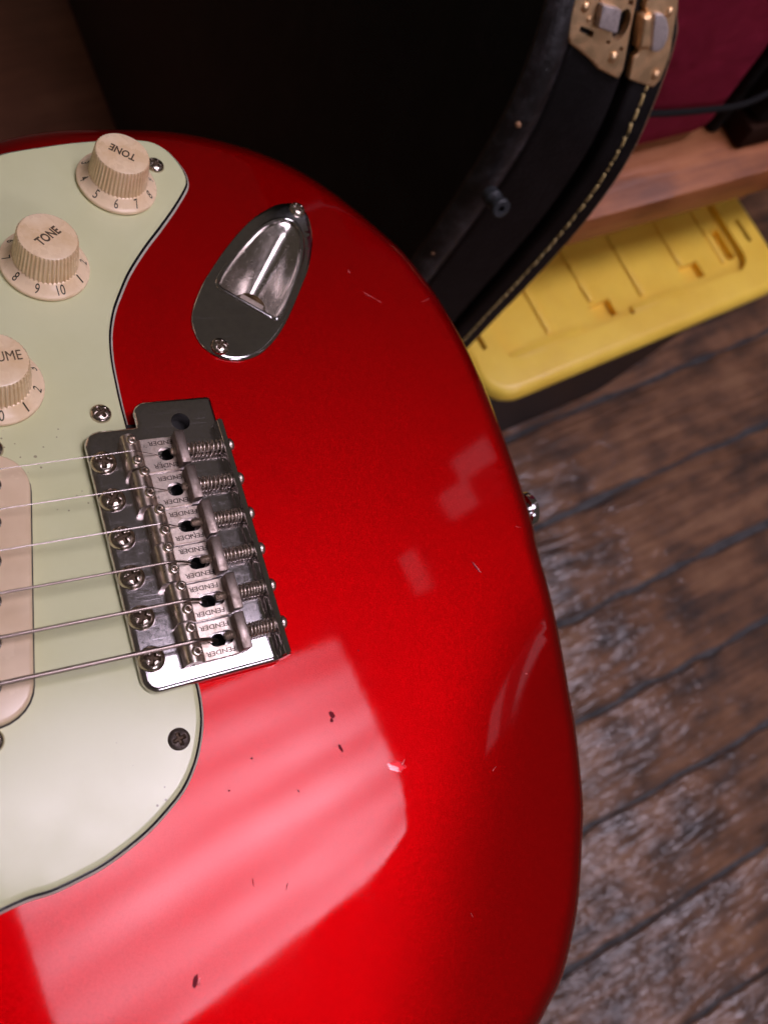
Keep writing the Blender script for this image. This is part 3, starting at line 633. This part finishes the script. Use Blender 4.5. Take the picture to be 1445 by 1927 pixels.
# saddles
V0 = [5.1, 5.7, 7.1, 6.4, 7.5, 7.2]; VT = [19.9, 20.4, 21.9, 21.6, 22.8, 22.3]
HS = [(-31.6, -25.2, 7.6), (-21.7, -15.2, 8.8), (-9.9, -3.8, 10.1), (1.2, 7.5, 9.7), (12.3, 18.9, 10.5), (23.9, 30.3, 10.1)]
for k in range(6):
    u, v0, vt = us[k] - 0.1, V0[k], VT[k]; hw = 5.32
    bm = bmesh.new()
    hump = [(v0 + .3, 5.25), (v0, 6.0), (v0 + .1, 10.2), (v0 + .55, 11.0), (v0 + 1.2, 11.45), (v0 + 2.0, 11.55), (v0 + 2.9, 11.2), (v0 + 3.6, 10.4), (v0 + 4.1, 9.2), (v0 + 4.5, 8.0), (v0 + 5.0, 7.3), (v0 + 5.6, 7.0), (v0 + 5.6, 5.7), (v0 + 3.4, 5.6), (v0 + 2.2, 8.2), (v0 + 1.4, 5.25)]
    extrude_x(bm, hump, u - hw, u + hw)
    y0, y1 = v0 + 5.55, vt + .4
    sl = roundpoly([(u - 1.95, 15.2), (u + 2.15, 15.2), (u + 2.15, max(21.0, vt - .2)), (u - 1.95, max(21.0, vt - .2))], 1.9, 5)
    plate(bm, roundpoly([(u - hw, y0), (u + hw, y0), (u + hw, y1), (u - hw, y1)], 0.01, 1), [(0, 5.7), (0, 6.75), (.2, 7.0)], [sl] if vt > 21.3 else [roundpoly([(u - 1.95, 15.0), (u + 2.15, 15.0), (u + 2.15, 19.6), (u - 1.95, 19.6)], 1.9, 5)], 5.7)
    sd = build('saddle', bm, M['nickel'], guitar, MM, True, 35)
    bm = bmesh.new(); box(bm, u - 5.2, u + 5.2, vt, vt + 2.9, 5.7, 11.3, 0.45, 2); build('saddle_tab', bm, M['nickel_dark'], sd, MM, True, 35)
    for q in HS[k][:2]:
        bm = bmesh.new(); rr = 1.42
        ax3 = axis_to((0.0, 0.16, 1))
        lathe(bm, [(rr, -5), (rr, .55), (rr - .12, .8), (rr - .32, .9), (.75, .85), (.72, .4), (.7, -.9), (.01, -1.0)], 20, (q + (u - us[k]), HS[k][2], 11.35 + random.uniform(-.25, .35)), ax3)
        build('height_screw', bm, M['screw'], sd, MM, True, 40)
    bm = bmesh.new()
    tip = 3.1 if k in (2, 3, 4, 5) else 1.4
    zc = 7.7
    Y3 = axis_to((0, 1, 0))
    lathe(bm, [(.01, vt - tip), (.75, vt - tip), (1.05, vt - tip + .3)] + [(1.18 if j % 2 else 1.0, vt - tip + .4 + .28 * j) for j in range(int((36.2 - vt + tip) / .28))], 14, (u, 0, zc), Y3)
    lathe(bm, [(2.0, 35.85), (2.05, 36.3), (1.85, 36.9), (1.2, 37.4), (.4, 37.6), (.01, 37.62)], 20, (u, 0, zc), Y3)
    build('intonation_screw', bm, M['nickel'], sd, MM, True, 40)
    bm = bmesh.new(); nc = 8.5; ya, yb = vt + 3.1, 33.5; sp = []
    for j in range(int(nc * 16) + 1):
        t = j / (nc * 16); a = 2 * math.pi * nc * t; tt = t + (0.02 * math.sin(t * 9 + k))
        sp.append((u + 1.95 * math.cos(a), ya + (yb - ya) * tt, zc + 1.95 * math.sin(a)))
    tube(bm, sp, 0.29, 6); build('spring', bm, M['nickel'], sd, MM, True)
    bm = bmesh.new()
    for sgn, cu in ((-1, -3.55), (1, 3.65)):
        text_bm(bm, 'FENDER', 8.2, 1.35, (0, -1), (u + cu, 17.0 + (.5 if k > 1 else 0)), lambda a, b: 7.03, 0.022)
    build('stamped_lettering', bm, M['stamp'], sd, MM, False)
# strings
SD = [0.28, 0.36, 0.46, 0.72, 0.95, 1.20]
for k in range(6):
    u = us[k]; r = SD[k] / 2; vb = V0[k] + 2.0; zt = 11.6 + r
    nut = Vector((u * 0.62, -420, 12.5)); top = Vector((u, vb, zt))
    pp = [nut.lerp(top, t / 12) for t in range(12)] + [top + Vector((0, -1.2, -0.02)), top, top + Vector((0.02, 1.0, -0.15))]
    hole = Vector((u + .2, 17.4, 5.6))
    if k < 3: pp += [top.lerp(hole, .5) + Vector((0, 0, .1)), hole, hole + Vector((0, .8, -3))]
    else: pp += [top + Vector((.05, 3, -.75)), top + Vector((.1, 5.5, -2.4)), hole + Vector((0, -1.6, 1.9)), hole + Vector((0, .1, .2)), hole + Vector((0, .6, -3))]
    bm = bmesh.new(); tube(bm, pp, r, 10, True)
    build('string', bm, M['plain_string'] if k < 3 else M['wound'], guitar, MM, True)
# neck (mostly outside the picture)
bm = bmesh.new(); box(bm, -27.5, 27.5, -425, -168, -18, 6, 3, 3); nk = build('neck', bm, newmat('maple', (0.45, 0.27, 0.12), .35), guitar, MM, True, 40)
bm = bmesh.new(); box(bm, -27.6, 27.6, -424, -167, 5.9, 9.2, .6, 2); build('fretboard', bm, newmat('rosewood', (0.05, 0.026, 0.016), .5), nk, MM, True, 40)
# strap button on the butt edge
bm = bmesh.new(); Y3 = axis_to((0.02, 1, 0.0))
lathe(bm, [(6.2, -1), (6.2, .6), (4.4, 2.0), (3.9, 4.2), (5.2, 7.2), (7.1, 8.0), (7.3, 8.6), (7.3, 10.9), (6.9, 11.3), (3, 11.5), (.01, 11.5)], 36, (1.6, 150.2, -22), Y3)
build('strap_button', bm, M['chrome'], guitar, MM, True, 40)

# ------------------------------------------------------------------ black instrument case standing on its long edge
F = [(272, 320, 850), (272, 292, 790), (270, 275, 740), (268.0, 264, 700), (264.6, 254.7, 684.2), (261.4, 250.2, 672.1), (256.0, 241.1, 651.4), (248.0, 233.2, 619.6), (237.4, 230.7, 575.8), (227.5, 231.3, 534.0), (218.3, 233.0, 494.7), (209.6, 233.6, 458.0), (196.7, 232.9, 403.7), (178, 234, 330), (140, 242, 160), (118, 262, 40), (116, 280, 6)]
B = [(352, 318, 815), (351, 290, 755), (349, 272, 706), (347, 258, 668), (344.1, 242.5, 653.4), (341.8, 232.7, 646.5), (336.0, 219.8, 625.0), (327.1, 206.2, 591.2), (317.0, 200.5, 549.8), (306.9, 199.9, 507.8), (298.0, 201.0, 469.9), (288.4, 202.8, 428.9), (276.3, 204.8, 377.6), (258, 208, 305), (222, 220, 140), (200, 245, 30), (198, 268, 3)]
Fs = catmull([Vector(q) * MM for q in F], 8, False); Bs = catmull([Vector(q) * MM for q in B], 8, False)
DD = Vector((0.0594, 1, 0)).normalized()
NS = len(Fs)
case = thing('instrument_case', 'upright black leatherette guitar case with gilt latch and yellow stitching', 'guitar case')
OUT = -DD
def rim(i, t, off=0.0): return Fs[i].lerp(Bs[i], t) + OUT * (off * MM)
def loft(name, secf, mat, parent, closed=True):
    bm = bmesh.new(); rows = [[bm.verts.new(q) for q in secf(i)] for i in range(NS)]
    for a, b in zip(rows, rows[1:]):
        m = len(a)
        for j in range(m if closed else m - 1): bm.faces.new((a[j], a[(j + 1) % m], b[(j + 1) % m], b[j]))
    if closed: bm.faces.new(rows[0][::-1]); bm.faces.new(rows[-1])
    bmesh.ops.recalc_face_normals(bm, faces=bm.faces)
    return build(name, bm, mat, parent, 1, True, 40)
LEN = 0.80
def sec_shell(i):
    s = [Fs[i] + DD * LEN, Fs[i] + DD * 0.004]
    for t, o in ((0.012, 0.4), (0.19, 0.0), (0.20, 0.9), (0.225, 1.2), (0.235, 0.2), (0.40, 0.3), (0.62, 0.2), (0.655, 0.2), (0.67, -1.5)): s.append(rim(i, t, o))
    s.append(rim(i, 0.67, -18)); s.append(rim(i, 0.67, -18) + DD * (LEN - .018)); return s
def sec_lid(i):
    s = [rim(i, 0.745, -18) + DD * (LEN - .018), rim(i, 0.745, -18)]
    for t, o in ((0.745, -1.2), (0.755, 0.3), (0.78, 0.9), (0.86, 1.2), (0.94, 1.2), (0.985, 0.7)): s.append(rim(i, t, o))
    s.append(rim(i, 1.0, -1.0)); s.append(Bs[i] + DD * LEN); return s
loft('edge_binding', lambda i: [rim(i, -0.012, -5.0), rim(i, -0.02, -1.5), rim(i, 0.005, 1.6), rim(i, 0.04, 3.6), rim(i, 0.09, 4.6), rim(i, 0.14, 3.8), rim(i, 0.178, 1.6), rim(i, 0.188, -0.5), rim(i, 0.1, -5)], M['binding'], case)
loft('shell', sec_shell, M['tolex'], case); loft('lid', sec_lid, M['tolex'], case)
loft('tan_edge', lambda i: [rim(i, 0.988, 0.75), rim(i, 0.999, 0.2), rim(i, 1.003, -1.0), rim(i, 0.99, -1.2)], M['tan'], case)
loft('inner_core', lambda i: [rim(i, .60, -10), rim(i, .85, -10), rim(i, .85, -10) + DD * .5, rim(i, .60, -10) + DD * .5], M['dark'], case)
# stitching along the lid: every stitch its own piece
ii = 0.0; k = 0; st0 = None
cum = [0]
for i in range(NS - 1): cum.append(cum[-1] + (rim(i + 1, .87) - rim(i, .87)).length)
def at(sv_, t, off):
    for i in range(NS - 1):
        if cum[i] <= sv_ <= cum[i + 1]:
            f = (sv_ - cum[i]) / max(1e-9, cum[i + 1] - cum[i]); return rim(i, t, off).lerp(rim(i + 1, t, off), f)
    return rim(NS - 1, t, off)
sv_ = 0.0
while sv_ < cum[-1] - 0.25 and k < 80:
    ln = 0.0062 + random.uniform(-.0006, .0005); j = random.uniform(-.006, .006)
    a, b = at(sv_, .872 + j, 1.25), at(sv_ + ln, .872 - j * .5, 1.25)
    d = (b - a).normalized(); bm = bmesh.new()
    tube(bm, [a, a.lerp(b, .25) + OUT * .0004, a.lerp(b, .75) + OUT * .0004, b], 0.00085, 6)
    st = build('stitch', bm, M['thread'], case, 1, True)
    sv_ += 0.0079; k += 1
# rubber bumper, rivets, scuffs
def onrim(sample, t, off=0): return rim(sample, t, off)
def nearest(x, y, z): return min(range(NS), key=lambda i: (Fs[i].lerp(Bs[i], .3) - Vector((x, y, z)) * MM).length)
LO = Vector((0.2960, 0.23045, 0.6382)); LA = Vector((0.92065691, -0.2451249, -0.3038168)); LB = Vector((-0.3740651, -0.3313569, -0.8661858)); LN = Vector((-0.11165194, -0.91110724, 0.39675867))
ML = Matrix((LA, -LB, LN)).transposed()
fo = LO + LA * -0.030 + LB * 0.0765
bm = bmesh.new(); lathe(bm, [(.0062, -.006), (.0062, .001), (.0045, .003), (.0042, .006), (.0064, .0085), (.0064, .012), (.0055, .0128), (.0024, .0126), (.0022, .008), (.0001, .008)], 24, (0, 0, 0), None); bm.transform(Matrix.Translation(fo) @ axis_to(LN).to_4x4() @ Matrix.Scale(0.86, 4)); build('rubber_bumper', bm, M['rubber'], case, 1, True, 40)
def scuff(name, p, r, mat):
    bm = bmesh.new(); lathe(bm, [(r, -r), (r, .0), (r * .8, r * .35), (r * .01, r * .5)], 12, p, axis_to(LN)); build(name, bm, mat, case, 1, True, 50)
M['bare'] = newmat('bare_wood_scuff', (0.55, 0.30, 0.16), 0.6)
for (t, idx, r, mt) in [(0.05, 56, .0022, 'bare'), (0.07, 84, .0022, 'bare'), (0.03, 91, .0026, 'bare'), (0.06, 97, .0018, 'bare'), (0.30, 66, .0011, 'rubber'), (0.04, 76, .0014, 'bare')]:
    if idx < NS: scuff('scuff' if mt == 'bare' else 'rivet', rim(idx, t, 1.5 if mt == 'rubber' else 3.0), r, M[mt])
# latch: lower plate on the shell, hasp on the lid (local mm: x across the rim, y up it, z outwards)
latch = bpy.data.objects.new('latch', None); C.objects.link(latch); latch.parent = case; latch.matrix_world = Matrix.Translation(LO) @ ML.to_4x4()
def lp(pts): return [(a, -b) for a, b in pts]
def lpart(name, pts, z0, z1, mat, holes=(), r=0.8, rad=1.0):
    bm = bmesh.new(); plate(bm, resample(roundpoly(ccw([Vector(q) for q in lp(pts)]), rad, 4), 0.9), rnd(z0, z1, r), [lp(h) for h in holes], z0)
    return build(name, bm, mat, latch, MM, True, 45)
hole_e = [(-4.6 + 4.6 * math.cos(a) + 0.6 * math.sin(a), -23.2 + 7.2 * math.sin(a)) for a in [2 * math.pi * k / 20 for k in range(20)]]
def hr(cx, cy, w_, h_): return [(cx - w_, cy - h_), (cx + w_, cy - h_), (cx + w_, cy + h_), (cx - w_, cy + h_)]
lpart('latch_plate', [(-40, -45), (-38.6, -28), (-35.6, -18.6), (-33.0, -12.3), (-29.2, -8.6), (-20.5, -6.6), (-12.0, -4.2), (-5.0, -1.6), (10.8, 0.2), (10.6, -5), (-2.6, -35.1), (-6, -45)], -2.0, 3.0, M['gold'],
      [hole_e, [(-27.8, -17.4), (-18.6, -16.9), (-18.2, -14.2), (-27.4, -15.0)], hr(-7.4, -14.4, 1.2, .8), hr(2.4, -13.4, 1.2, .9), hr(-5.6, -33.2, 1.6, 1.0), hr(-14.6, -33.4, 1.8, 1.0)], 1.3)
bm = bmesh.new(); box(bm, -38, 11, -1, 44, -3.5, -2.2); build('latch_backing', bm, M['dark'], latch, MM, False)
lpart('hasp', [(2.0, -45), (4.6, -33.0), (7.9, -31.8), (4.4, -29.9), (11.2, -16.1), (15.4, -15.2), (13.0, -11.7), (17.6, -1.0), (36.2, -0.8), (38.2, -5.0), (36.0, -16.8), (24.6, -37.4), (20.3, -45)], -2.0, 2.4, M['gold'], (), 1.0, 0.9)
lpart('hasp_knuckle', [(3.0, -30.2), (8.6, -32.4), (18.8, -17.4), (10.6, -16.0)], 1.0, 6.6, M['gold'], (), 2.6, 1.2)
lpart('hasp_tongue', [(9.8, -32.6), (15, -33.6), (18.8, -32.4), (23.6, -28.5), (26.2, -24.4), (26.4, -20.2), (24.6, -17.6), (20.0, -17.0)], 1.0, 5.2, M['silver'], (), 0.9, 1.5)
lpart('latch_button', [(-24.3, -29.2), (-12.3, -29.7), (-8.3, -19.7), (-20.8, -19.7)], 2.0, 7.6, M['silver'], (), 0.6, 0.5)
for n_, x, y, z, r in [('latch_rivet', -30.1, -25.2, 3, 2.4), ('latch_rivet', 0.1, -8.8, 3, 2.9), ('latch_rivet', 20.6, -35.1, 2.4, 2.4), ('latch_rivet', 33.2, -6.9, 2.4, 2.5), ('latch_rivet', -23.4, -30.8, 3, 1.7), ('latch_rivet', -25.0, -21.0, 3, 1.5)]:
    bm = bmesh.new(); lathe(bm, [(r, -.3), (r * .95, .3), (r * .7, r * .4), (r * .3, r * .55), (.01, r * .6)], 18, (x, -y, z)); build(n_, bm, M['gold'], latch, MM, True)

# ------------------------------------------------------------------ shelf, tote, maroon case, black box, cord
sh = thing('wooden_shelf', 'bare pine shelf board beside the black case with the tote under it', 'shelf', Matrix.Translation((0.40, 0.2510, 0.44)) @ Matrix.Rotation(math.radians(-3.1), 4, 'Z'))
bm = bmesh.new(); box(bm, -0.075, 0.62, 0, 0.30, -0.034, 0.0, 0.002, 2); build('board', bm, M['shelf'], sh, 1, True, 40)
bm = bmesh.new(); box(bm, 0.555, 0.60, 0.20, 0.26, -0.4395, -0.0341); build('leg', bm, M['shelf'], sh, 1, False)

tote = thing('storage_tote', 'black storage tote with yellow ribbed lid under the pine shelf', 'storage tote', Matrix.Translation((0.489, 0.172, 0.320)) @ Matrix.Rotation(math.radians(1.0), 4, 'Z'))
HWX = 183.0; LY = 260.0
def rr(x0, x1, y0, y1, r): return resample(roundpoly([(x0, y0), (x1, y0), (x1, y1), (x0, y1)], r, 10), 4)
lo_ = rr(-HWX, HWX, 0, LY, 34)
bm = bmesh.new()
slot_a = roundpoly([(-163, 40), (-159.5, 40), (-163.5, 58), (-167, 58)], 1.2, 3); slot_b = roundpoly([(169.5, 56), (173, 56), (180, 80), (176, 80)], 1.2, 3)
slot_b = roundpoly([(158.5, 56), (163.5, 56), (162.5, 84), (157.5, 84)], 1.6, 4); slot_a = roundpoly([(-164.5, 52), (-159.5, 52), (-159.5, 78), (-164.5, 78)], 1.6, 4)
inner = rr(-146, 146, 31, LY - 26, 16)
plate(bm, lo_, [(3.5, -15), (0.5, -14), (0, -12.5), (0.3, -10), (1.2, -6.4), (3.2, -2.8), (6.5, -.6), (9, 0), (10.5, 0.2)], [inner, slot_a, slot_b], -9)
lid = build('lid', bm, M['yellow'], tote, MM, True, 45)
# recessed field of the lid with raised ribs, steps and two square pockets
bm = bmesh.new(); plate(bm, rr(-148, 148, 29, LY - 24, 16), [(0, -8.4), (0, -8.2)], [hr(-36 + 10, 41 + 7, 12, 9), hr(76 + 10, 44 + 7, 12, 9), hr(132, 66, 10, 18)], -17)
fld = build('lid_field', bm, M['yellow'], tote, MM, True, 40)
bm = bmesh.new(); box(bm, -148, 148, 30, LY - 25, -18, -16.5); build('pocket_floor', bm, M['yellow'], tote, MM, False)
for x in (-90, -33, 22, 79, 126):
    bm = bmesh.new(); box(bm, x - 3.2, x + 3.2, 46 if x not in (-33, 79) else 60, LY - 30, -8.3, -5.4, 2.0, 3); build('lid_rib', bm, M['yellow'], lid, MM, True, 40)
for x0, x1, d in ((-140, -62, 9), (0, 62, 8)):
    bm = bmesh.new(); box(bm, x0, x1, 29.5, 31.5 + d, -8.6, -3.0, 1.0, 2); build('lid_step', bm, M['yellow'], lid, MM, True, 40)
bm = bmesh.new()
t1 = rr(-HWX + 12, HWX - 12, 16, LY - 14, 28); t0 = rr(-HWX + 34, HWX - 34, 44, LY - 36, 26)
a = [bm.verts.new((q.x, q.y, -13)) for q in ccw(t1)]; b = [bm.verts.new((0, 0, 0)) for q in a]
for v, q in zip(b, a): v.co = Vector((q.co.x * (HWX - 34) / (HWX - 12), 44 + (q.co.y - 16) * (LY - 80) / (LY - 30), -318))
for i in range(len(a)): bm.faces.new((a[i], b[i], b[(i + 1) % len(a)], a[(i + 1) % len(a)]))
bm.faces.new(b); build('bin', bm, M['binblack'], tote, MM, True, 40)

wb = thing('wooden_board', 'brown wooden board lying in the shade left of the black case', 'board', Matrix.Translation((0.150, 0.80, 0.0)) @ Matrix.Rotation(math.radians(-3), 4, 'Z'))
bm = bmesh.new(); box(bm, -0.65, 0.0, 0.0, 0.5, 0.001, 0.022, 0.003, 2); build('board', bm, mat_wood('dark_pine', [(0.3, (0.13, 0.045, 0.022)), (0.5, (0.21, 0.078, 0.038)), (0.7, (0.30, 0.125, 0.062))], 0.12, 40, 0.5, 0.0006, (0.4, 0.6)), wb, 1, True, 40)
mc = thing('maroon_case', 'maroon cloth covered case standing on the pine shelf', 'case', Matrix.Translation((0.545, 0.286, 0.4401)) @ Matrix.Rotation(math.radians(-3.1), 4, 'Z') )
bm = bmesh.new(); box(bm, -0.20, 0.0, 0.0, 0.16, 0.001, 0.42, 0.024, 6); build('body', bm, M['maroon'], mc, 1, True, 40)
bm = bmesh.new(); box(bm, 0.001, 0.012, 0.004, 0.158, 0.0, 0.42, 0.004, 2); build('edge_trim', bm, M['black'], mc, 1, True, 40)
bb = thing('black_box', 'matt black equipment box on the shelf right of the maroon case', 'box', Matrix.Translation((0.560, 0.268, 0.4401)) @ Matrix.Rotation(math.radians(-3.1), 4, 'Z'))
bm = bmesh.new(); box(bm, 0.004, 0.26, 0.002, 0.2, 0.026, 0.40, 0.008, 3); build('cabinet', bm, M['black'], bb, 1, True, 40)
bm = bmesh.new(); box(bm, 0.002, 0.262, 0.0, 0.2, 0.001, 0.025, 0.003, 2); build('shelf_shade_strip', bm, newmat('shaded_shelf_brown', (0.03, 0.014, 0.009), 0.9, spec=0.05), bb, 1, True, 40)  # shade on the shelf top, put in as a dark brown strip under the box
cp = catmull([Vector(q) * MM for q in [(380, 276, 526), (423.3, 276, 519.2), (449.9, 276, 511.6), (492.6, 276, 501.1), (527.4, 274, 497.1), (553.2, 274, 502.2), (574.3, 276, 512.9), (610, 290, 535), (650, 318, 560)]], 6, False)
bm = bmesh.new(); tube(bm, cp, 0.0026, 10); co = build('cord', bm, M['black'], None, 1, True); co['label'] = 'thin black cord hanging across the maroon case'; co['category'] = 'cord'
